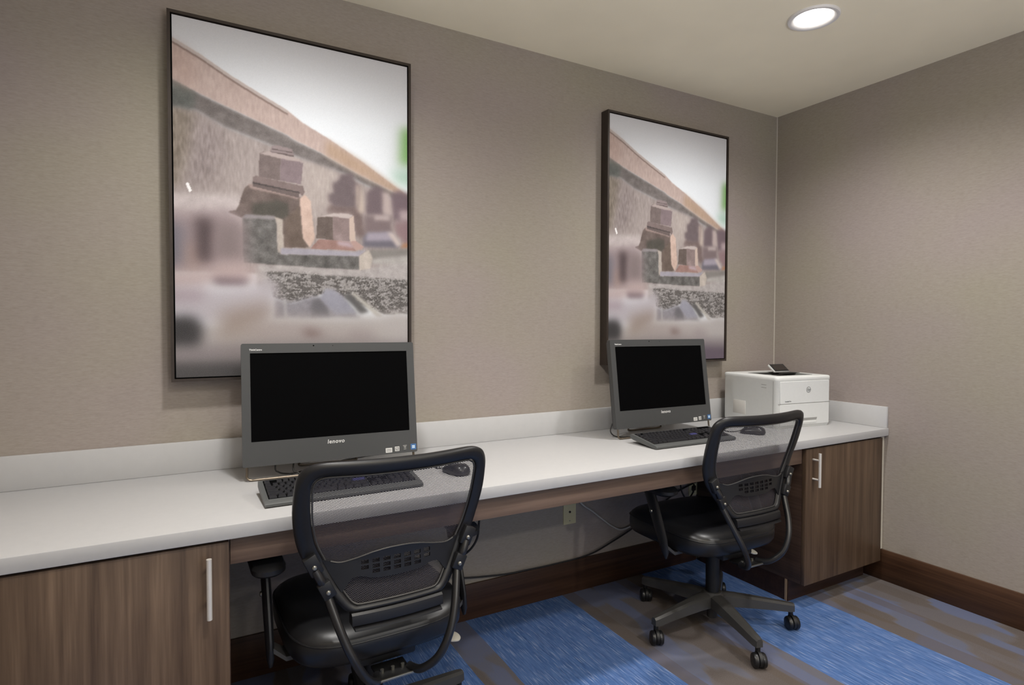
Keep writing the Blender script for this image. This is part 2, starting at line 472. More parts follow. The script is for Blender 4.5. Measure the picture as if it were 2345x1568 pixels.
M = dict(
    wallb=wall_mat('woven wallcovering back', 'x'), wallr=wall_mat('woven wallcovering right', 'y'),
    ceil=plain('ceiling paint', (248, 240, 216), 0.9, 0, 0.1, 0.01, 4),
    carpet=carpet_mat(),
    base=wood('dark wood baseboard', 'x', (46, 30, 20), (62, 42, 30), (74, 52, 38), 0.4, 3.0),
    basey=wood('dark wood baseboard side', 'y', (52, 34, 23), (70, 48, 34), (84, 60, 44), 0.4, 3.0),
    door=wood('walnut laminate door', 'z', (74, 58, 46), (96, 78, 63), (116, 96, 79), 0.42, 1.3),
    door2=wood('walnut laminate door right', 'z', (70, 54, 42), (89, 71, 56), (106, 86, 69), 0.42, 8.3),
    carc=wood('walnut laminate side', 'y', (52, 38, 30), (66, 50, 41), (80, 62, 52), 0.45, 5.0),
    apron=wood('walnut laminate apron', 'x', (94, 77, 66), (110, 91, 78), (126, 105, 91), 0.45, 2.0),
    toe=wood('dark toe kick', 'x', (40, 26, 20), (52, 34, 27), (62, 43, 34), 0.5, 1.0),
    edge=plain('pale edge band', (150, 128, 104), 0.5),
    quartz=plain('white quartz', (188, 188, 189), 0.4, 0, 0.35, 0.0, 40),
    caulk=plain('pale caulk', (196, 190, 180), 0.6),
    strip=plain('white filler strip', (200, 194, 180), 0.6),
    steel=plain('brushed nickel', (226, 221, 214), 0.4, 0.45),
    frame=plain('dark bronze frame', (58, 50, 45), 0.42, 0.2, 0.4, 0.08, 30),
    gap=plain('black float gap', (14, 13, 12), 0.8), canvas=canvas_mat(),
    bez=plain('charcoal plastic', (68, 69, 70), 0.42, 0, 0.4), bezd=plain('dark charcoal plastic', (52, 52, 54), 0.5),
    scr=plain('black glass screen', (7, 7, 8), 0.5, 0, 0.02), wire=plain('bronze wire', (122, 112, 100), 0.3, 0.85),
    logo=plain('silver lettering', (214, 214, 214), 0.4), white=plain('white paper', (214, 214, 212), 0.6),
    ink=plain('grey ink', (92, 94, 96), 0.6), blue=plain('blue sticker', (60, 104, 156), 0.4), pale=plain('pale blue print', (200, 222, 240), 0.5),
    kbase=plain('keyboard plastic', (86, 88, 88), 0.42, 0, 0.4), key=plain('black key', (40, 40, 44), 0.3, 0, 0.6), keyb=plain('blue enter key', (62, 62, 110), 0.4),
    chair=plain('black nylon', (27, 27, 29), 0.38, 0, 0.45, 0.03, 90), leather=plain('black bonded leather', (24, 24, 26), 0.36, 0, 0.5, 0.05, 120),
    basep=plain('charcoal base', (62, 61, 60), 0.4, 0, 0.45, 0.03, 60), tubem=plain('black enamelled tube', (28, 28, 30), 0.28, 0, 0.55),
    rubber=plain('black wheel', (24, 24, 25), 0.35, 0, 0.5), metal=plain('zinc plate', (150, 148, 140), 0.35, 0.9),
    mech=plain('black mechanism', (16, 16, 17), 0.5), meshm=mesh_mat(), paddle=plain('pale grey paddle', (196, 192, 180), 0.5),
    prn=plain('printer white', (221, 223, 222), 0.4, 0, 0.4), prn2=plain('printer white panel', (214, 216, 216), 0.42, 0, 0.4), pgrey=plain('printer grey tray', (112, 114, 112), 0.5),
    pdark=plain('printer dark', (40, 40, 40), 0.5), pseam=plain('printer seam', (150, 150, 148), 0.7), phatch=plain('printer vent panel', (198, 196, 192), 0.5),
    disp=plain('display glass', (50, 44, 42), 0.15, 0, 0.5), ivory=plain('ivory plastic', (206, 198, 158), 0.5), hole=plain('dark socket', (52, 40, 36), 0.6),
    cordw=plain('white cord', (190, 188, 182), 0.5), cordb=plain('black cord', (22, 20, 20), 0.5), cordc=plain('clear tie', (190, 180, 150), 0.4),
    ring=plain('white lamp trim', (226, 224, 222), 0.5), lens=emis('lamp lens', (255, 250, 242), 9.0),
)

# ------------------------------------------------------------------ the room
def quadbox(name, m, *a):
    return struct(MB().box(*a).build(name, m))
fl = quadbox('floor', M['carpet'], XL, 0, YF, 0, -0.05, 0)
quadbox('ceiling', M['ceil'], XL, 0, YF, 0, H, H + 0.05)
quadbox('wall_back', M['wallb'], XL - 0.05, 0.05, 0, 0.08, -0.05, H + 0.05)
quadbox('wall_right', M['wallr'], 0, 0.08, YF, 0.0, -0.05, H + 0.05)
quadbox('wall_left', M['wallr'], XL - 0.08, XL, YF, 0.0, -0.05, H + 0.05)
struct(MB().box(-2.935, -0.632, -0.012, 0, 0, 0.153, 0.002).build('baseboard_back', M['base']))
struct(MB().box(-0.012, 0, YF, -0.0, 0, 0.153, 0.002).build('baseboard_right', M['basey']))
struct(MB().box(-0.004, 0, -0.004, 0, 0.866, H, 0.0).build('trim_1', M['caulk']))
struct(MB().box(-0.024, -0.0, -0.632, -0.612, 0.154, 0.7220, 0.0).build('trim_2', M['strip']))

# ------------------------------------------------------------------ fitted desk
ct = thing('countertop', 'long white quartz countertop with upstand running along the back wall', 'countertop', (-1.8, -0.327, ZC))
off = Matrix.Translation((1.8, 0.327, -ZC))
MB().box(XL + 0.002, -0.001, -D, -0.001, ZC - 0.0374, ZC, 0.003).xf(off).build('slab', M['quartz'], ct)
MB().box(XL + 0.002, -0.001, -0.0155, -0.001, ZC + 0.0002, ZC + 0.1053, 0.0015).xf(off).build('backsplash', M['quartz'], ct)
MB().box(-0.0155, -0.001, -D + 0.004, -0.0158, ZC + 0.0002, ZC + 0.1053, 0.0015).xf(off).build('side_splash', M['quartz'], ct)
ap = MB().box(-2.9365, -0.6315, -0.622, -0.602, 0.648, 0.7222, 0.0015).xf(Matrix.Translation((1.78, 0.612, -0.648))).build('desk_apron', M['apron'])
ap.location = (-1.78, -0.612, 0.648)
tag(ap, 'brown wood apron board fixed under the front of the white countertop', 'apron board')

def cabinet(x0, x1, dl, dr, handle_x, label, doorm, side):
    """x0,x1 carcass; dl,dr door edges"""
    cx = (x0 + x1) / 2
    t = thing('base_cabinet', label, 'cabinet', (cx, -0.32, 0)); o = Matrix.Translation((-cx, 0.32, 0))
    mb = MB()
    mb.box(x0, x1, -0.6215, -0.014, 0.1014, 0.7220, 0.001)
    mb.xf(o).build('carcass', M['carc'], t)
    mb = MB().box(x0 + 0.002, x1 - 0.002, -0.5605, -0.03, 0.0, 0.1012)
    mb.xf(o).build('toe_kick', M['toe'], t)
    if side:
        MB().box(x0 - 0.0012, x0 + 0.001, -0.556, -0.545, 0.001, 0.1, 0).xf(o).build('edge_band', M['edge'], t)
    d = MB().box(dl, dr, -0.642, -0.6225, 0.1014, 0.7137, 0.0012).xf(o).build('door', doorm, t)
    h = MB()
    zt, zb = (0.698, 0.547) if side else (0.690, 0.541)
    h.cyl((handle_x, -0.676, zb), (handle_x, -0.676, zt), 0.0062, seg=16)
    for z in (zt - 0.032, zb + 0.032): h.cyl((handle_x, -0.6425, z), (handle_x, -0.676, z), 0.0045, seg=12)
    h.xf(o).build('handle', M['steel'], d)
    return t
cabinet(-3.575, -2.9375, -3.57, -2.9405, -2.986, 'brown wood base cabinet under the left end of the countertop, close to the camera', M['door'], False)
cabinet(-0.6295, -0.0315, -0.6293, -0.0314, -0.583, 'brown wood base cabinet under the printer, in the far right corner', M['door2'], True)

# ------------------------------------------------------------------ pictures
PW, PH, PD = 0.820, 1.205, 0.052
CW, CH = 330, 488
def canvas_mesh(x0, x1, z0, z1, y):
    colr = paint_canvas(CW, CH)
    xs = np.linspace(x0, x1, CW); zs = np.linspace(z0, z1, CH)
    X, Z = np.meshgrid(xs, zs)
    co = np.stack([X.ravel(), np.full(X.size, y), Z.ravel()], 1)
    idx = np.arange(CW * CH).reshape(CH, CW)
    q = np.stack([idx[:-1, :-1], idx[:-1, 1:], idx[1:, 1:], idx[1:, :-1]], -1).reshape(-1, 4)
    v = [tuple(r) for r in co]; f = [tuple(int(i) for i in r) for r in q]
    # wrapped sides of the canvas
    back = len(v); rim = [(x0, z0), (x1, z0), (x1, z1), (x0, z1)]
    ci = [0, CW - 1, CW * CH - 1, CW * (CH - 1)]
    v += [(x, y + 0.02, z) for x, z in rim]
    for i in range(4): f.append((ci[i], back + i, back + (i + 1) % 4, ci[(i + 1) % 4]))
    me = bpy.data.meshes.new('canvas'); me.from_pydata(v, [], f)
    at = me.color_attributes.new('print', 'FLOAT_COLOR', 'POINT')
    srgb = colr.reshape(-1, 3)
    li = np.where(srgb <= 0.04045, srgb / 12.92, ((srgb + 0.055) / 1.055) ** 2.4)
    arr = np.ones((len(v), 4)); arr[:len(li), :3] = li; arr[len(li):, :3] = 0.55
    at.data.foreach_set('color', arr.ravel().astype(np.float32))
    me.update(); return me

def picture(cx, zc, label):
    t = thing('framed_picture', label, 'picture', (cx, 0, zc), 0, 'framed canvas prints on the back wall')
    hw, hh = PW / 2, PH / 2; w = 0.0095
    fr = MB()
    o = [(-hw, -hh), (hw, -hh), (hw, hh), (-hw, hh)]; i = [(-hw + w, -hh + w), (hw - w, -hh + w), (hw - w, hh - w), (-hw + w, hh - w)]
    fr.frame(o, i, -PD, -0.001)
    fr.build('picture_frame', M['frame'], t, sharp=20)
    MB().box(-hw + w, hw - w, -0.02, -0.002, -hh + w, hh - w).build('backing_board', M['gap'], t)
    return t
g = 0.0045; w = 0.0095
p1 = picture(-2.6615, 1.674, 'dark framed canvas print of rusty railway bolts, above the computer near the camera')
cme = canvas_mesh(-PW / 2 + w + g, PW / 2 - w - g, -PH / 2 + w + g, PH / 2 - w - g, -0.047)
link('canvas', cme, M['canvas'], p1)
p2 = picture(-0.873, 1.676, 'dark framed canvas print of rusty railway bolts, beside the room corner')
link('canvas', cme, M['canvas'], p2)

# ------------------------------------------------------------------ all-in-one computers
T0 = 0.137; MW, MH = 0.573, 0.396
def computer():
    t = thing('all_in_one_computer', 'charcoal all-in-one computer with a black screen', 'computer', (0, 0, 0), 0, 'all-in-one computers on the countertop')
    X = Matrix.Translation((0, 0, 0.046)) @ Matrix.Rotation(-T0, 4, 'X')
    ft = lambda x, z, d=0.0: X @ Matrix.Translation((x, -d, z)) @ Matrix.Rotation(PI / 2, 4, 'X')
    hw = MW / 2
    sc = (-0.2600, 0.2605, 0.0785, 0.3645)
    b = MB(); b.frame(rrect(-hw, hw, 0, MH, 0.006), rrect(*sc, 0.0015), 0.0, 0.022)
    b.xf(X).build('bezel', M['bez'], t, sharp=30)
    hs = MB().loft([[(x, 0.0215, z) for x, z in rrect(-hw + .002, hw - .002, 0.002, MH - .002, .006)],
                    [(x, 0.035, z) for x, z in rrect(-hw + .006, hw - .006, 0.006, MH - .006, .008)],
                    [(x, 0.062, z) for x, z in rrect(-hw + .05, hw - .05, 0.04, MH - .05, .02)]])
    hs.xf(X).build('rear_housing', M['bezd'], t)
    MB().box(sc[0] - .001, sc[1] + .001, 0.003, 0.010, sc[2] - .001, sc[3] + .001).xf(X).build('screen', M['scr'], t, 'black glossy screen, switched off')
    # wire stand: a loop along the desk in front, legs up both sides, a strut behind
    st = MB(); r = 0.0042; hx = hw - 0.013
    st.tube([(-hx, 0.012, 0.075), (-hx, 0.006, 0.03), (-hx, 0.003, 0.012), (-hx + 0.012, 0.001, r), (-hx + 0.05, 0, r), (0, 0, r), (hx - 0.05, 0, r), (hx - 0.012, 0.001, r), (hx, 0.003, 0.012), (hx, 0.006, 0.03), (hx, 0.012, 0.075)], r, 10, 6)
    st.tube([(-0.10, 0.11, 0.2), (-0.10, 0.145, 0.03), (-0.09, 0.15, r), (0, 0.15, r), (0.09, 0.15, r), (0.10, 0.145, 0.03), (0.10, 0.11, 0.2)], r, 10, 6)
    st.build('wire_stand', M['wire'], t)
    lettering('maker_lettering', 'lenovo', 0.0185, M['logo'], t, ft(0.003, 0.0605, 0.0004), 0.0004, 0.12, 1.12, 'silver lettering')
    lettering('model_lettering', 'ThinkCentre', 0.0078, M['logo'], t, ft(-0.243, 0.3755, 0.0004), 0.00022, 0, 0.95, 'silver lettering')
    MB().lathe([(0.0001, 0), (0.0022, 0), (0.0022, 0.001)], (-0.0620, -0.0008, 0.3877), 'y', 14).xf(X).build('webcam', M['scr'], t)
    MB().lathe([(0.0001, 0), (0.0012, 0), (0.0012, 0.001)], (0.001, -0.0008, 0.387), 'y', 12).xf(X).build('microphone_hole', M['scr'], t)
    def stick(x0, x1, z0, z1, m, lab):
        return MB().prism(rrect(x0, x1, z0, z1, 0.001, 2), -0.0006, 0.0002).xf(X).build('sticker', m, t, lab)
    s1 = stick(0.1715, 0.1945, 0.0055, 0.0215, M['white'], 'white sticker')
    q = MB()
    for z in (0.017, 0.0135, 0.010): q.box(0.1745, 0.1915, -0.0009, -0.0005, z - .0006, z + .0006)
    q.xf(X).build('sticker_print', M['ink'], s1)
    s2 = stick(0.2045, 0.2205, 0.0080, 0.0240, M['white'], 'white sticker with a tick in a box')
    q = MB(); q.frame(rrect(0.2070, 0.2180, 0.0105, 0.0215, .001, 2), rrect(0.2085, 0.2165, 0.0120, 0.0200, .0008, 2), -0.0009, -0.0005)
    q.tube([(0.2095, -0.0009, 0.0165), (0.2118, -0.0009, 0.0135), (0.2160, -0.0009, 0.0190)], 0.0008, 6, 1)
    q.xf(X).build('sticker_print', M['ink'], s2)
    q = MB()
    for a, b_, z in ((0.234, 0.248, 0.0255), (0.2365, 0.2455, 0.0215), (0.2375, 0.2450, 0.0185), (0.2365, 0.2455, 0.0130)):
        q.box(a, b_, -0.0005, 0.0002, z - .0012, z + .0012)
    q.xf(X).build('energy_mark', M['pseam'], t, 'small pale printed mark')
    s4 = stick(0.2620, 0.2820, 0.0085, 0.0290, M['blue'], 'blue sticker')
    q = MB()
    for i in (0, 1):
        for j in (0, 1): q.box(0.2668 + i * 0.0055, 0.2715 + i * 0.0055, -0.0009, -0.0005, 0.0135 + j * 0.0055, 0.0182 + j * 0.0055)
    q.xf(X).build('sticker_print', M['pale'], s4)
    return t
c1 = computer()
c2 = copy_tree(c1)
c1.location = (-2.590, -0.250, ZC); c1.rotation_euler.z = -0.045
c2.location = (-1.098, -0.261, ZC); c2.rotation_euler.z = -0.023
c1['label'] = 'charcoal all-in-one computer with black screen on the countertop, nearest the camera'
c2['label'] = 'charcoal all-in-one computer with black screen, farther one beside the white printer'

# ------------------------------------------------------------------ keyboards
KW, KD = 0.455, 0.165
def keyboard():
    t = thing('keyboard', 'charcoal desktop keyboard', 'keyboard', (0, 0, 0), 0, 'keyboards on the countertop')
    # side profile in y,z: low at the front, raised at the back
    prof = [(0, 0.003), (0.0, 0.010), (0.006, 0.0135), (0.026, 0.016), (KD - 0.006, 0.031), (KD, 0.027), (KD, 0.013), (KD - 0.02, 0.009), (0.01, 0.001)]
    b = MB().loft([[(x, y, z) for y, z in prof] for x in (0.0, 0.003, KW - 0.003, KW)])
    b.build('keyboard_base', M['kbase'], t)
    for x in (0.03, KW - 0.045):
        MB().box(x, x + 0.018, KD - 0.034, KD - 0.022, -0.0066, 0.012, 0.001).build('tilt_foot', M['key'], t)
    sl = (0.031 - 0.016) / (KD - 0.032); z_at = lambda y: 0.016 + (y - 0.026) * sl
    well = MB(); u = 0.0188
    for a, c in ((0.012, 0.012 + 15 * u + 0.004), (0.300, 0.300 + 3 * u + 0.004), (0.362, 0.362 + 4 * u + 0.004)):
        pts = [(a, 0.027), (c, 0.027), (c, KD - 0.010), (a, KD - 0.010)]
        well.loft([[(x, y, z_at(y) + dz) for x, y in pts] for dz in (-0.002, 0.0006)])
    well.build('key_well', M['scr'], t)
    cache = {}; count = [0]; rest = MB()
    def key(x, row, w, h=1.0, m='key'):
        y = 0.029 + row * u if row < 5 else 0.029 + 5 * u + 0.008
        ww = w * u - 0.0022; hh = (h * u if row < 5 else 0.8 * u) - 0.0022
        def shape(mb, mt=None):
            e = 0.0022
            r0 = [(0, 0), (ww, 0), (ww, hh), (0, hh)]; r1 = [(e, e * 0.8), (ww - e, e * 0.8), (ww - e, hh - e * 1.2), (e, hh - e * 1.2)]
            mb.loft([[(p, q, 0.0 + q * sl) for p, q in r0], [(p, q, 0.0068 + q * sl) for p, q in r1]])
            if mt: mb.xf(mt)
            return mb
        loc = (x, y, z_at(y) + 0.0003)
        if count[0] >= 100:
            tmp = shape(MB(), Matrix.Translation(loc)); rest.merge(tmp.b); return
        count[0] += 1
        kk = (round(w, 2), h, row >= 5, m)
        if kk not in cache:
            o = shape(MB()).build('key', M[m], t, 'dark blue enter key' if m == 'keyb' else None, sharp=20); cache[kk] = o
        else:
            o = cache[kk].copy(); COL.objects.link(o); o.parent = t
        o.location = loc
    x0 = 0.014
    rows = {0: [1.25, 1.25, 1.25, 6.25, 1.25, 1.25, 1.25, 1.25], 1: [2.25] + [1] * 10 + [2.75], 2: [1.75] + [1] * 11 + [2.25], 3: [1.5] + [1] * 12 + [1.5], 4: [1] * 13 + [2]}
    for r, ws in rows.items():
        x = x0
        for i, wd in enumerate(ws):
            key(x, r, wd, 1.0, 'keyb' if (r == 2 and i == len(ws) - 1) else 'key'); x += wd * u
    for i in range(13): key(x0 + (i + (0.9 if i else 0) + (0.35 if i > 4 else 0) + (0.35 if i > 8 else 0)) * u * 0.94, 5, 0.95)
    nx, px = 0.302, 0.364
    for i in range(3): key(nx + i * u, 0, 1)
    key(nx + u, 1, 1)
    for r in (3, 4, 5):
        for i in range(3): key(nx + i * u, r, 1)
    key(px, 0, 2); key(px + 2 * u, 0, 1); key(px + 3 * u, 0, 1, 2.0)
    for r in (1, 2, 3):
        for i in range(3): key(px + i * u, r, 1)
    key(px + 3 * u, 2, 1, 2.0)
    for i in range(4): key(px + i * u, 4, 1)
    if len(rest.b.verts): 
        o = rest.build('keys', M['key'], t, sharp=20); o['kind'] = 'stuff'
    else: rest.b.free()
    return t
k1 = keyboard()
k2 = copy_tree(k1)
k1.location = (-2.846, -0.560, ZC + 0.0002); k1.rotation_euler = (0.05, 0, 0.012)
k2.location = (-1.375, -0.494, ZC + 0.0002); k2.rotation_euler = (0.05, 0, -0.02)
k1['label'] = 'charcoal keyboard mostly hidden behind the nearer chair back'
k2['label'] = 'charcoal keyboard in front of the farther computer, beside the printer'

# ------------------------------------------------------------------ mice
def mouse():
    t = thing('computer_mouse', 'black computer mouse', 'mouse', (0, 0, 0), 0, 'mice on the countertop')
    rings = []
    for z, e, dy in ((.002, .90, 0), (.004, .97, 0), (.012, 1.0, 0), (.020, .96, 0), (.028, .84, -.002), (.034, .60, -.006), (.036, .30, -.008)):
        rings.append([(x * e, y * e + dy, z - (.008 * max(0, y / .056) if z > .015 else 0)) for x, y in rrect(-.031, .031, -.056, .056, .027, 6)])
    MB().loft(rings).build('mouse_body', M['key'], t)
    MB().lathe([(.001, -.0035), (.009, -.003), (.0095, 0), (.009, .003), (.001, .0035)], (0, .030, .022), 'x', 18).build('scroll_wheel', M['bez'], t)
    MB().tube([(0, .054, .010), (-.005, .075, .005), (-.01, .10, .0025), (.01, .13, .0025), (.02, .17, .0025), (.01, .22, .0025)], .0019, 8, 6).build('mouse_cord', M['cordb'], t)
    return t
m1 = mouse(); m2 = copy_tree(m1)
m1.location = (-2.235, -0.450, ZC); m1.rotation_euler.z = 0.25
m2.location = (-0.725, -0.435, ZC); m2.rotation_euler.z = 0.55
m1['label'] = 'black computer mouse right of the nearer keyboard, seen through the nearer chair mesh'
m2['label'] = 'black computer mouse in front of the white printer, seen through the farther chair mesh'

# ------------------------------------------------------------------ chairs
ZS = [0.30, 0.49, 0.595, 0.66, 0.72, 0.80, 0.88, 0.913, 1.0]
YS = [-0.215, -0.188, -0.167, -0.163, -0.174, -0.198, -0.222, -0.231, -0.25]
def sy(x, z): return float(np.interp(z, ZS, YS)) - 0.035 * max(0.0, 1 - (x / 0.25) ** 2)
OUT = [(0, .527), (.060, .527), (.112, .527), (.127, .529), (.141, .538), (.160, .561), (.190, .598), (.214, .634), (.232, .668), (.246, .705), (.256, .752), (.261, .80), (.260, .85), (.256, .884), (.245, .907), (.224, .921), (.190, .927), (.12, .926), (.06, .925), (0, .925)]
INN = [(0, .542), (.052, .542), (.098, .542), (.112, .545), (.122, .553), (.134, .570), (.153, .602), (.169, .634), (.185, .668), (.203, .707), (.214, .752), (.220, .80), (.222, .845), (.221, .868), (.213, .883), (.197, .890), (.170, .891), (.11, .889), (.055, .888), (0, .888)]
def xi(z):
    a = [p for p in INN[3:15]]
    return float(np.interp(z, [p[1] for p in a], [p[0] for p in a]))

def chair():
    t = thing('office_chair', 'black mesh-back office chair', 'chair', (0, 0, 0), 0, 'mesh-back office chairs')
    # --- back frame loop
    o2 = OUT + [(-x, z) for x, z in OUT[-2:0:-1]]; i2 = INN + [(-x, z) for x, z in INN[-2:0:-1]]
    os_ = smooth([(x, 0, z) for x, z in o2], 3, True); is_ = smooth([(x, 0, z) for x, z in i2], 3, True)
    rings = []
    for o, i in zip(os_, is_):
        rg = []
        for f, d in ((0, .004), (.10, .0105), (.35, .014), (.65, .014), (.92, .0105), (1, .005), (1, -.004), (.92, -.009), (.6, -.013), (.3, -.013), (.08, -.009), (0, -.004)):
            x = o.x + (i.x - o.x) * f; z = o.z + (i.z - o.z) * f
            rg.append((x, sy(x, z) - d, z))
        rings.append(rg)
    fb = MB(); vs = [[fb.b.verts.new(p) for p in r] for r in rings]
    for a, c in zip(vs, vs[1:] + vs[:1]):
        for k in range(12): fb.b.faces.new((a[k], a[(k + 1) % 12], c[(k + 1) % 12], c[k]))
    fb.build('back_frame', M['chair'], t, sharp=50)
    # --- mesh panel
    mb = MB(); zs = [0.541 + (0.890 - 0.541) * k / 34 for k in range(35)]
    rows = []
    for z in zs:
        w = xi(min(max(z, 0.545), 0.883)) + 0.003
        if z > 0.884: w -= 0.014
        rows.append([mb.b.verts.new((w * (2 * j / 26 - 1), sy(w * (2 * j / 26 - 1), z) + 0.002, z)) for j in range(27)])
    for a, c in zip(rows, rows[1:]):
        for j in range(26): mb.b.faces.new((a[j], a[j + 1], c[j + 1], c[j]))
    mb.build('back_mesh', M['meshm'], t, 'see-through black mesh panel')
    # thin bead round the mesh
    pts = []
    for i in smooth([(x, 0, z) for x, z in i2], 2, True):
        x, z = i.x * 0.985, 0.715 + (i.z - 0.715) * 0.988
        pts.append((x, sy(x, z) - 0.006, z))
    MB().tube(pts, 0.0026, 6, 1, closed=True).build('mesh_bead', M['basep'], t)
    # --- lumbar support with slots
    cols = [-.19, -.172, -.155, -.138, -.12, -.105]
    for k in range(-3, 4): cols += [k * .0285 - .0095, k * .0285 + .0095]
    cols += [.105, .12, .138, .155, .172, .19]
    def top(x): return float(np.interp(abs(x), [0, .03, .067, .107, .135, .155, .19], [.678, .6775, .672, .662, .657, .657, .668]))
    def bot(x): return float(np.interp(abs(x), [0, .06, .096, .118, .135, .150, .19], [.602, .604, .6145, .614, .606, .594, .580]))
    def wx(s, z):
        a = abs(s)
        if a <= .11: return s
        return math.copysign(.11 + (a - .11) * (xi(max(z, .55)) + .004 - .11) / .08, s)
    zr = [.6175, .6265, .630, .6395, .6445, .6545]
    grid = []
    lb = MB()
    for s in cols:
        zz = [bot(s)] + [max(z, bot(s) + .0006 * (k + 1)) for k, z in enumerate(zr)] + [top(s)]
        grid.append([lb.b.verts.new((wx(s, z), sy(wx(s, z), z) - 0.0115 - 0.004 * (1 - (s / .19) ** 2), z)) for z in zz])
    slot = {6 + 2 * k: k - 3 for k in range(7)}
    for c in range(len(cols) - 1):
        for r in range(7):
            if c in slot and r in (1, 3, 5) and not (r == 1 and abs(slot[c]) > 2): continue
            lb.b.faces.new((grid[c][r], grid[c + 1][r], grid[c + 1][r + 1], grid[c][r + 1]))
    bmesh.ops.recalc_face_normals(lb.b, faces=lb.b.faces)
    bmesh.ops.solidify(lb.b, geom=list(lb.b.faces), thickness=0.005)
    lum = lb.build('lumbar_support', M['chair'], t, 'slotted plastic lumbar support', sharp=40)
    rim = MB()
    rim.tube([(wx(s, top(s)), sy(wx(s, top(s)), top(s)) - 0.0115 - 0.004 * (1 - (s / .19) ** 2), top(s)) for s in cols[1:-1]], 0.0022, 6, 2)
    rim.build('lumbar_rim', M['basep'], lum)
    # --- lower rail
    rl = MB(); rg = []
    for k in range(17):
        x = -.124 + .248 * k / 16; y = sy(x, .5)
        rg.append([(x, y - .008, .4975), (x, y - .018, .4985), (x, y - .019, .503), (x, y - .015, .5235), (x, y - .010, .5285), (x, y + .012, .5285), (x, y + .012, .4975)])
    rl.loft(rg); rail = rl.build('bottom_rail', M['chair'], t, sharp=25)
    rg = []
    ll = MB()
    for k in range(17):
        x = -.118 + .236 * k / 16; y = sy(x, .49)
        rg.append([(x, y - .019, .4855), (x, y - .0235, .487), (x, y - .0225, .4905), (x, y - .012, .4950), (x, y + .014, .4950), (x, y + .014, .4855)])
    ll.loft(rg); ll.build('rail_lip', M['chair'], rail, sharp=25)
    MB().lathe([(.0001, -.002), (.0035, -.0018), (.004, .002)], (.012, sy(0, .51) - .017, .511), 'y', 12).build('screw', M['mech'], rail)
    # --- brackets, bolts and tubes
    for s in (-1, 1):
        for (cx, cz, w_, l_) in ((.2125, .662, .017, .026), (.1815, .597, .017, .022)):
            y = sy(cx, cz)
            ang = math.atan2(.031, .065) * s
            mt = Matrix.Translation((s * cx, y - .021, cz)) @ Matrix.Rotation(ang, 4, 'Y')
            br = MB().box(-w_, w_, -.013, .008, -l_, l_, .004, 2, mt).build('bracket', M['chair'], t, sharp=30)
            bo = MB().lathe([(.0001, -.0195), (.004, -.019), (.0062, -.016), (.0062, -.012)], (0, 0, -.004), 'y', 14).xf(mt).build('bolt', M['metal'], br)
        tb = MB()
        P0 = [(s * .208, sy(.208, .65) - .026, .648), (s * .194, sy(.194, .62) - .028, .62), (s * .182, -.197, .592), (s * .172, -.213, .555), (s * .153, -.243, .49), (s * .128, -.262, .428), (s * .097, -.258, .372), (s * .062, -.225, .334), (s * .045, -.18, .325)]
        tb.tube(P0, 0.0112, 12, 6); tb.build('back_tube', M['tubem'], t)
    # --- seat
    def outline(sc, z, dy=0.0, dish=0.0):
        r = []
        for k in range(56):
            a = 2 * PI * k / 56; n_ = 4.0
            cx, cy = math.cos(a), math.sin(a)
            x = math.copysign(abs(cx) ** (2 / n_), cx) * .252 * sc; y = math.copysign(abs(cy) ** (2 / n_), cy) * .248 * sc
            fr = max(0, y / .248)
            r.append((x, y + .074 + dy, z - .015 * fr ** 3 - (0.012 * max(0, -y / .248) ** 4 if z > .43 else 0) + dish * abs(x / .25) ** 2))
        return r
    st = MB().loft([outline(.90, .364), outline(.97, .367), outline(1.0, .380), outline(1.008, .405), outline(1.0, .430), outline(.975, .446), outline(.92, .456), outline(.80, .461, 0, .004), outline(.55, .459, 0, .006), outline(.25, .456, 0, .006)])
    st.build('seat', M['leather'], t, 'black leather seat cushion', sharp=60)
    MB().tube([(x, y, z + .001) for x, y, z in outline(1.001, .4325)], 0.0028, 6, 1, closed=True).build('seat_piping', M['leather'], t)
    # --- arms
    for s in (-1, 1):
        rings = []
        for (y, z, hy, hx_) in ((-.026, .340, .003, .005), (-.020, .362, .017, .010), (-.004, .41, .027, .0115), (.022, .47, .031, .0125), (.048, .53, .032, .0125), (.068, .575, .033, .013), (.076, .600, .034, .014)):
            rings.append([(s * .288 + hx_ * math.cos(2 * PI * k / 14), y + hy * math.sin(2 * PI * k / 14), z) for k in range(14)])
        po = MB().loft(rings).build('arm_post', M['chair'], t)
        pad = MB()
        rr = []
        for z, e in ((.598, .75), (.601, .88), (.610, 1.0), (.622, 1.0), (.630, .9), (.632, .7)):
            rr.append([(s * .292 + x * e, .055 + y * e, z + .006 * (y / .12)) for x, y in rrect(-.043, .043, -.125, .125, .04, 6)])
        pad.loft(rr).build('arm_pad', M['chair'], po)
        MB().lathe([(.0001, .0), (.006, .001), (.008, .005), (.008, .012)], (s * .288 - s * .0, 0, 0), 'x', 12).xf(Matrix.Translation((s * .288 + s * .017, .05, .512)) @ Matrix.Diagonal((-s, 1, 1, 1)) @ Matrix.Translation((-s * .288, 0, 0))).build('bolt', M['metal'], po)
        ab = MB().loft([[(s * x, y, z) for y, z in ((-.035, .362), (.03, .362), (.03, .350), (-.035, .350))] for x in (.12, .20, .25)] + [[(s * .283, y, z) for y, z in ((-.028, .392), (.02, .392), (.02, .378), (-.028, .378))]])
        ab.build('arm_bracket', M['basep'], po)
    # --- mechanism
    MB().box(-.085, .085, -.13, .12, .326, .3655, .008).build('tilt_mechanism', M['mech'], t)
    MB().box(-.046, .046, -.205, -.125, .316, .324, .002).build('tilt_arm', M['mech'], t)
    tp = MB().box(-.05, .05, -.213, -.207, .319, .326, .002)
    for x in (-.03, .0, .028): tp.cyl((x, -.175, .322), (x, -.175, .334), .005, seg=10)
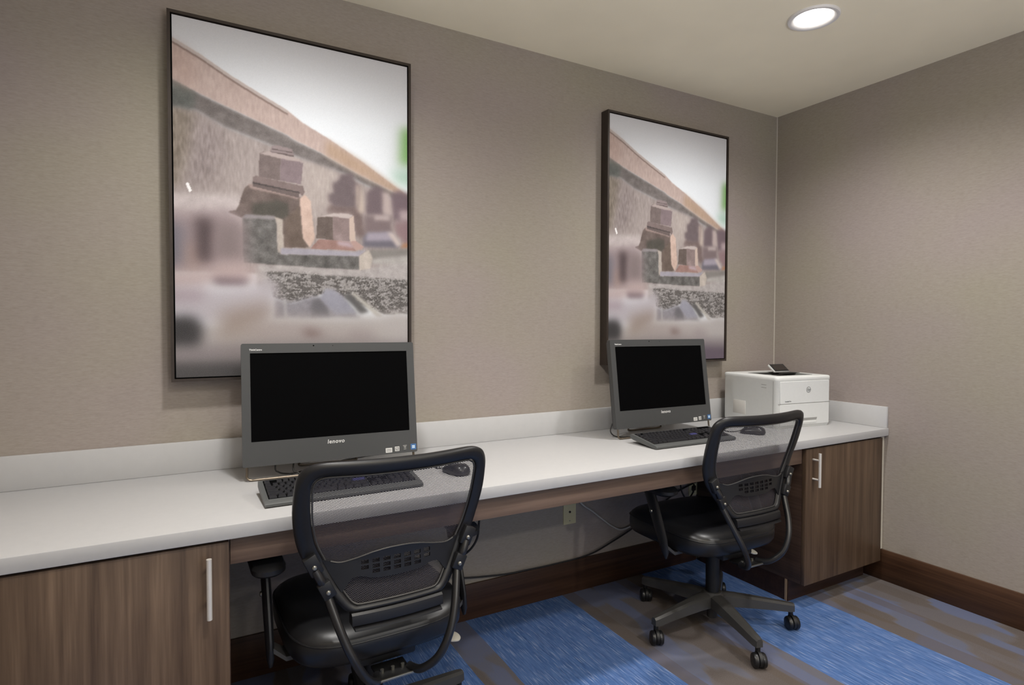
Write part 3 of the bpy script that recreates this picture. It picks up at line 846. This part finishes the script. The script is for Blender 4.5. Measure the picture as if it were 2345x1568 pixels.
    tp.build('tilt_plate', M['metal'], t, 'bare metal plate edge and screws')
    lv = MB(); lv.tube([(.08, .03, .35), (.15, .03, .335), (.2, .028, .30), (.245, .022, .262)], .005, 8, 5)
    lv.build('height_lever', M['tubem'], t)
    pd = MB()
    mt = Matrix.Translation((.268, .020, .252)) @ Matrix.Rotation(.25, 4, 'X') @ Matrix.Rotation(.25, 4, 'Y')
    pd.loft([[(x * e, y * e, z) for x, y in rrect(-.027, .027, -.022, .022, .021, 6)] for z, e in ((-.004, .85), (-.001, 1), (.003, 1), (.005, .8))]).xf(mt)
    pd.build('lever_paddle', M['paddle'], t, 'pale grey lever paddle')
    # --- column and base
    co = MB().lathe([(.001, .327), (.027, .327), (.028, .320), (.028, .125), (.02, .12)], seg=24).build('gas_column', M['mech'], t)
    bs = MB().lathe([(.001, .142), (.036, .142), (.047, .132), (.047, .085), (.03, .072), (.022, .07), (.022, .035), (.02, .03), (.001, .03)], seg=28)
    base = bs.build('base_hub', M['basep'], t)
    for k in range(5):
        a = BASE_ANGLE + k * 2 * PI / 5
        R = Matrix.Rotation(a, 4, 'Z')
        lg = MB()
        rings = []
        for r, w0, zt, zb in ((.03, .031, .138, .086), (.09, .029, .1345, .087), (.16, .0255, .127, .084), (.24, .0215, .117, .080), (.312, .018, .1075, .074), (.330, .013, .104, .074)):
            e = .35
            rings.append([(r, -w0, zb), (r, w0, zb), (r, w0 * .92, zt - .007), (r, w0 * .45, zt), (r, -w0 * .45, zt), (r, -w0 * .92, zt - .007)])
        lg.loft(rings).xf(R); lo = lg.build('base_leg', M['basep'], base, sharp=28)
        # caster
        px, py = .318 * math.cos(a), .318 * math.sin(a)
        ca = MB(); ca.cyl((px, py, .074), (px, py, .05), .0095, seg=14)
        q = Matrix.Translation((px, py, 0)) @ Matrix.Rotation(CASTER[k], 4, 'Z')
        hood = MB().lathe([(.0285, -.006), (.0285, .006)], (-.0, 0, 0), 'x', 22, cap=True).xf(q @ Matrix.Translation((0, -.012, .0315)))
        ca.merge(hood.b)
        c_ = ca.build('caster', M['mech'], t)
        for sx in (-1, 1):
            wl = MB().lathe([(.001, sx * .026), (.017, sx * .0255), (.0245, sx * .0225), (.0272, sx * .018), (.0272, sx * .009), (.025, sx * .0072), (.001, sx * .0072)], (0, 0, 0), 'x', 26).xf(q @ Matrix.Translation((0, -.012, .0274)))
            wl.build('caster_wheel', M['rubber'], c_)
    return t

CASTER = [-.45, -.5, -.4, -.6, -.5]
BASE_ANGLE = PI + 0.012
ch2 = chair()
ch2.location = (-1.090, -0.533, 0.0); ch2.rotation_euler.z = -0.007
ch2['label'] = 'black mesh-back office chair standing between the farther computer and the right cabinet'
BASE_ANGLE = 0.20
CASTER = [-.9, -.3, .2, -.6, -.5]
ch1 = chair()
ch1.location = (-2.552, -0.561, 0.0); ch1.rotation_euler.z = 0.025
ch1['label'] = 'black mesh-back office chair nearest the camera, in front of the nearer computer'

# ------------------------------------------------------------------ printer
def printer():
    W_, D_, H_ = 0.372, 0.366, 0.254
    t = thing('laser_printer', 'white laser printer with small tilted display on the countertop by the corner', 'printer', (-0.319, -0.251, ZC), -0.111)
    hw, hd = W_ / 2, D_ / 2
    b = MB(); fr = lambda e: rrect(-hw + e, hw - e, -hd + e, hd - e, 0.022, 5)
    R = lambda e, z: [(x, y, z) for x, y in fr(e)]
    rec = [(x, y) for x, y in rrect(-.115, .125, -.125, .085, .012, 5)]
    def RR(z, k=1.0): return [(x * k, y * k, z + (0.022 * (y + .12) / .2 if z < H_ - .01 else 0)) for x, y in rec]
    b.loft([R(.006, 0.0), R(.004, .008), R(.0015, .012), R(.0012, H_ - .022), R(.0, H_ - .020), R(0, H_ - .006), R(.002, H_ - .002), R(.006, H_), RR(H_), RR(H_ - .034)])
    b.build('printer_body', M['prn'], t, sharp=40)
    # front panel, tray, seams
    fp = MB(); yf = -hd
    fp.loft([[(x, yf + dy, z) for x, z in rrect(-hw + .020 + e, hw - .020 - e, .121 + e, H_ - .024 - e, .004, 3)] for dy, e in ((.006, 0), (-.001, 0), (-.0022, .0012))])
    f_ = fp.build('front_panel', M['prn2'], t)
    tr = MB()
    tr.loft([[(x, yf + dy, z) for x, z in rrect(-hw + .020 + e, hw - .020 - e, .013 + e, .118 - e, .004, 3)] for dy, e in ((.006, 0), (-.001, 0), (-.0022, .0012))])
    tray = tr.build('paper_tray', M['prn2'], t)
    MB().prism([(-.072, .022), (.072, .022), (.083, .046), (-.083, .046)], yf - .0032, yf - .0016).build('tray_handle', M['pseam'], tray)
    MB().prism([(-.072, .022), (.072, .022), (.076, .033), (-.076, .033)], yf - .0044, yf - .0030).build('handle_lip', M['prn'], tray)
    sm = MB(); sm.box(-hw + .012, hw - .012, yf - .0012, yf + .003, .1182, .1208)
    sm.box(-hw - .0006, -hw + .002, -hd + .0225, -hd + .0245, .012, H_ - .022)
    sm.build('panel_seam', M['pseam'], t)
    MB().box(-hw - .0010, -hw + .002, .02, .105, .045, .115, .0006).build('side_vent', M['phatch'], t)
    mk = MB()
    for k in range(2): mk.box(-hw - .0006, -hw + .002, -.115, -.085, H_ - .045 - k * .014, H_ - .0425 - k * .014)
    mk.build('side_marking', M['pseam'], t)
    # logo: ring with the two letters
    lx, lz = .022, .186
    lg = MB().lathe([(.0128, -.0004), (.0150, -.0004), (.0150, .0006), (.0128, .0006), (.0128, -.0004)], (lx, yf - .0022, lz), 'y', 28).build('logo_ring', M['ink'], f_)
    lettering('logo_lettering', 'hp', .021, M['ink'], f_, Matrix.Translation((lx, yf - .0026, lz + .001)) @ Matrix.Rotation(PI / 2, 4, 'X'), .0002, .3)
    lettering('name_lettering', 'LaserJet Pro', .0082, M['ink'], f_, Matrix.Translation((-.115, yf - .0026, .1325)) @ Matrix.Rotation(PI / 2, 4, 'X'), .00015)
    # output tray floor
    ot = MB(); lift = lambda y: 0.022 * (y + .12) / .2
    ot.loft([[(x * .997, y * .997, H_ + .0004) for x, y in rec], [(x * .985, y * .985, H_ - .004) for x, y in rec], [(x * .98, y * .98, H_ - .033 + lift(y)) for x, y in rec], [(x * .98, y * .98, H_ - .0338 + lift(y)) for x, y in rec],
             [(x * .995, y * .995, H_ - .0338 + lift(y)) for x, y in rec], [(x * .999, y * .999, H_ - .001) for x, y in rec]], cap=False)
    ot.loft([[(x * .98, y * .98, H_ - .0330 + lift(y) + d) for x, y in rec] for d in (0, .0006)])
    ot.build('output_tray', M['pgrey'], t, 'dark grey output tray sunk in the top')
    MB().box(-.105, .10, .070, .081, H_ - .028, H_ - .004, .001).build('paper_slot', M['pdark'], t)
    # display
    mt = Matrix.Translation((.085, .035, H_ + .001)) @ Matrix.Rotation(math.radians(-52), 4, 'X')
    dp = MB().box(-.055, .050, -.006, .006, 0, .060, .003, 2, mt).build('display', M['prn'], t)
    MB().box(-.053, .048, -.0075, -.0058, .002, .058, .0006, 1, mt).build('display_bezel', M['pdark'], dp)
    MB().box(-.043, .038, -.0085, -.0073, .010, .050, 0, 1, mt).build('display_screen', M['disp'], dp)
    MB().box(.02, .15, -.02, .05, H_ + .0002, H_ + .0022, .0008).build('display_mount', M['pdark'], t)
    return t
printer()

# ------------------------------------------------------------------ wall plates and cables
def wall_plate(x, z, label, coax):
    t = thing('wall_plate', label, 'wall plate', (x, 0, z), 0)
    MB().prism(rrect(-.035, .035, -.0575, .0575, .003, 3), -.005, -.0002).build('cover', M['ivory'], t)
    if coax:
        MB().lathe([(.0001, -.009), (.003, -.009), (.0052, -.0085), (.0052, -.004)], (0, 0, .0), 'y', 14).build('socket', M['hole'], t)
    else:
        for s in (-.02, .02): MB().prism(rrect(-.016, .016, s - .014, s + .014, .006, 4), -.0062, -.004).build('socket', M['hole'], t)
    for s in (-.042, .042): MB().lathe([(.0001, -.0062), (.003, -.0058), (.003, -.004)], (0, 0, s), 'y', 10).build('screw', M['metal'], t)
    return t
wall_plate(-1.457, .385, 'ivory wall plate with one round jack, low on the wall between the two chairs', True)
wall_plate(-0.648, .410, 'ivory wall plate under the desk, behind the farther chair', False)

def cable(name, pts, r, m, label, cat='cable', sub=8):
    c = Vector(pts[0])
    o = MB().tube([Vector(p) - c for p in pts], r, 8, sub).build(name, M[m], None)
    o.location = c
    return tag(o, label, cat)
cable('network_cable', [(-1.47, -.009, .60), (-1.45, -.012, .52), (-1.40, -.012, .424), (-1.33, -.014, .37), (-1.26, -.013, .315), (-1.20, -.012, .272), (-1.15, -.012, .252), (-1.08, -.012, .262), (-1.0, -.012, .30), (-.93, -.01, .36)], .0042, 'cordw', 'white cable hanging against the wall from under the desk')
cable('power_cord', [(-2.06, -.02, .205), (-2.0, -.02, .190), (-1.815, -.018, .166), (-1.70, -.018, .162), (-1.55, -.017, .159), (-1.352, -.017, .166), (-1.20, -.015, .206), (-1.08, -.014, .247), (-.98, -.012, .29), (-.80, -.012, .38), (-.66, -.012, .42)], .0038, 'cordb', 'black power cord lying along the top of the baseboard between the chairs', 'cord')
cable('power_cord', [(-1.97, -.10, .62), (-1.972, -.10, .50), (-1.978, -.10, .449), (-1.985, -.098, .385), (-2.01, -.09, .34), (-2.05, -.07, .30), (-2.08, -.05, .24), (-2.10, -.045, .19)], .0045, 'cordb', 'black cord hanging down beside the right arm of the nearer chair', 'cord')
cable('power_cord', [(-.79, -.03, .64), (-.785, -.03, .52), (-.775, -.035, .425), (-.765, -.04, .385), (-.735, -.04, .352), (-.70, -.035, .363), (-.668, -.025, .39), (-.65, -.008, .412)], .0042, 'cordb', 'black cord looping from the wall plate behind the farther chair', 'cord')
zt = ZC + .0036
cable('power_cord', [(-2.75, -.19, .90), (-2.778, -.225, .80), (-2.765, -.215, .775), (-2.735, -.20, zt), (-2.71, -.20, zt), (-2.66, -.17, zt), (-2.56, -.11, zt), (-2.50, -.075, zt), (-2.44, -.06, zt), (-2.36, -.045, zt)], .0026, 'cordb', 'thin black cord curling under the nearer computer', 'cord')
cable('power_cord', [(-2.69, -.165, .90), (-2.722, -.222, .79), (-2.71, -.232, .772), (-2.69, -.235, zt), (-2.66, -.225, zt), (-2.62, -.23, zt), (-2.58, -.25, zt)], .0028, 'cordb', 'second black cord dangling below the nearer computer, right of the first', 'cord')
cable('power_cord', [(-1.30, -.16, .86), (-1.345, -.175, .815), (-1.362, -.185, .785), (-1.350, -.20, .766), (-1.325, -.225, zt), (-1.30, -.235, zt), (-1.27, -.26, zt), (-1.245, -.31, zt), (-1.22, -.325, zt)], .0028, 'cordb', 'thin black cord looping at the left foot of the farther computer', 'cord')

# ------------------------------------------------------------------ ceiling light
dl = thing('ceiling_downlight', 'round recessed ceiling light, lit, near the room corner', 'ceiling light', (-0.852, -0.792, H))
MB().lathe([(.070, -.001), (.073, -.005), (.084, -.010), (.092, -.009), (.095, -.004), (.095, -.0003)], (0, 0, 0), 'z', 48).build('trim_ring', M['ring'], dl)
MB().lathe([(.0005, -.0015), (.070, -.0012), (.0705, -.0004)], (0, 0, 0), 'z', 40).build('lens', M['lens'], dl)

# ------------------------------------------------------------------ lights
def spot(x, y, power, size=2.75, blend=0.9, rad=0.06, c=(255, 252, 249)):
    l = bpy.data.lights.new('downlight', 'SPOT'); l.energy = power; l.spot_size = size; l.spot_blend = blend
    l.shadow_soft_size = rad; l.color = rgb(c)[:3]
    o = bpy.data.objects.new('downlight_lamp', l); COL.objects.link(o); o.location = (x, y, H - 0.03)
    return o
for x, y, pw in LIGHTS: spot(x, y, pw)

ul = bpy.data.lights.new('ceiling_fill', 'AREA'); ul.energy = ADDED_FILL; ul.size = 0.7; ul.color = rgb((255, 249, 242))[:3]  # added fill, no such fixture in the room: faces up to brighten the ceiling
uo = bpy.data.objects.new('added_ceiling_fill', ul); COL.objects.link(uo); uo.location = (-2.2, -3.0, 1.3); uo.rotation_euler = (PI, 0, 0)

w = bpy.data.worlds.new('World'); scene.world = w; w.use_nodes = True
bg = w.node_tree.nodes['Background']; bg.inputs[0].default_value = rgb((248, 249, 252)); bg.inputs[1].default_value = AMBIENT

# ------------------------------------------------------------------ camera
cd = bpy.data.cameras.new('camera'); cam = bpy.data.objects.new('camera', cd); COL.objects.link(cam)
cx, cy, cz, yaw, pitch, roll, foc = CAM
fw = Vector((math.sin(yaw) * math.cos(pitch), math.cos(yaw) * math.cos(pitch), math.sin(pitch)))
rt = Vector((math.cos(yaw), -math.sin(yaw), 0)); up = rt.cross(fw)
R_ = math.cos(roll) * rt + math.sin(roll) * up; U_ = -math.sin(roll) * rt + math.cos(roll) * up
m = Matrix((R_, U_, -fw)).transposed().to_4x4(); m.translation = (cx, cy, cz)
cam.matrix_world = m
cd.sensor_fit = 'HORIZONTAL'; cd.sensor_width = 36.0; cd.lens = foc / 2345 * 36
cd.clip_start = 0.02
scene.camera = cam
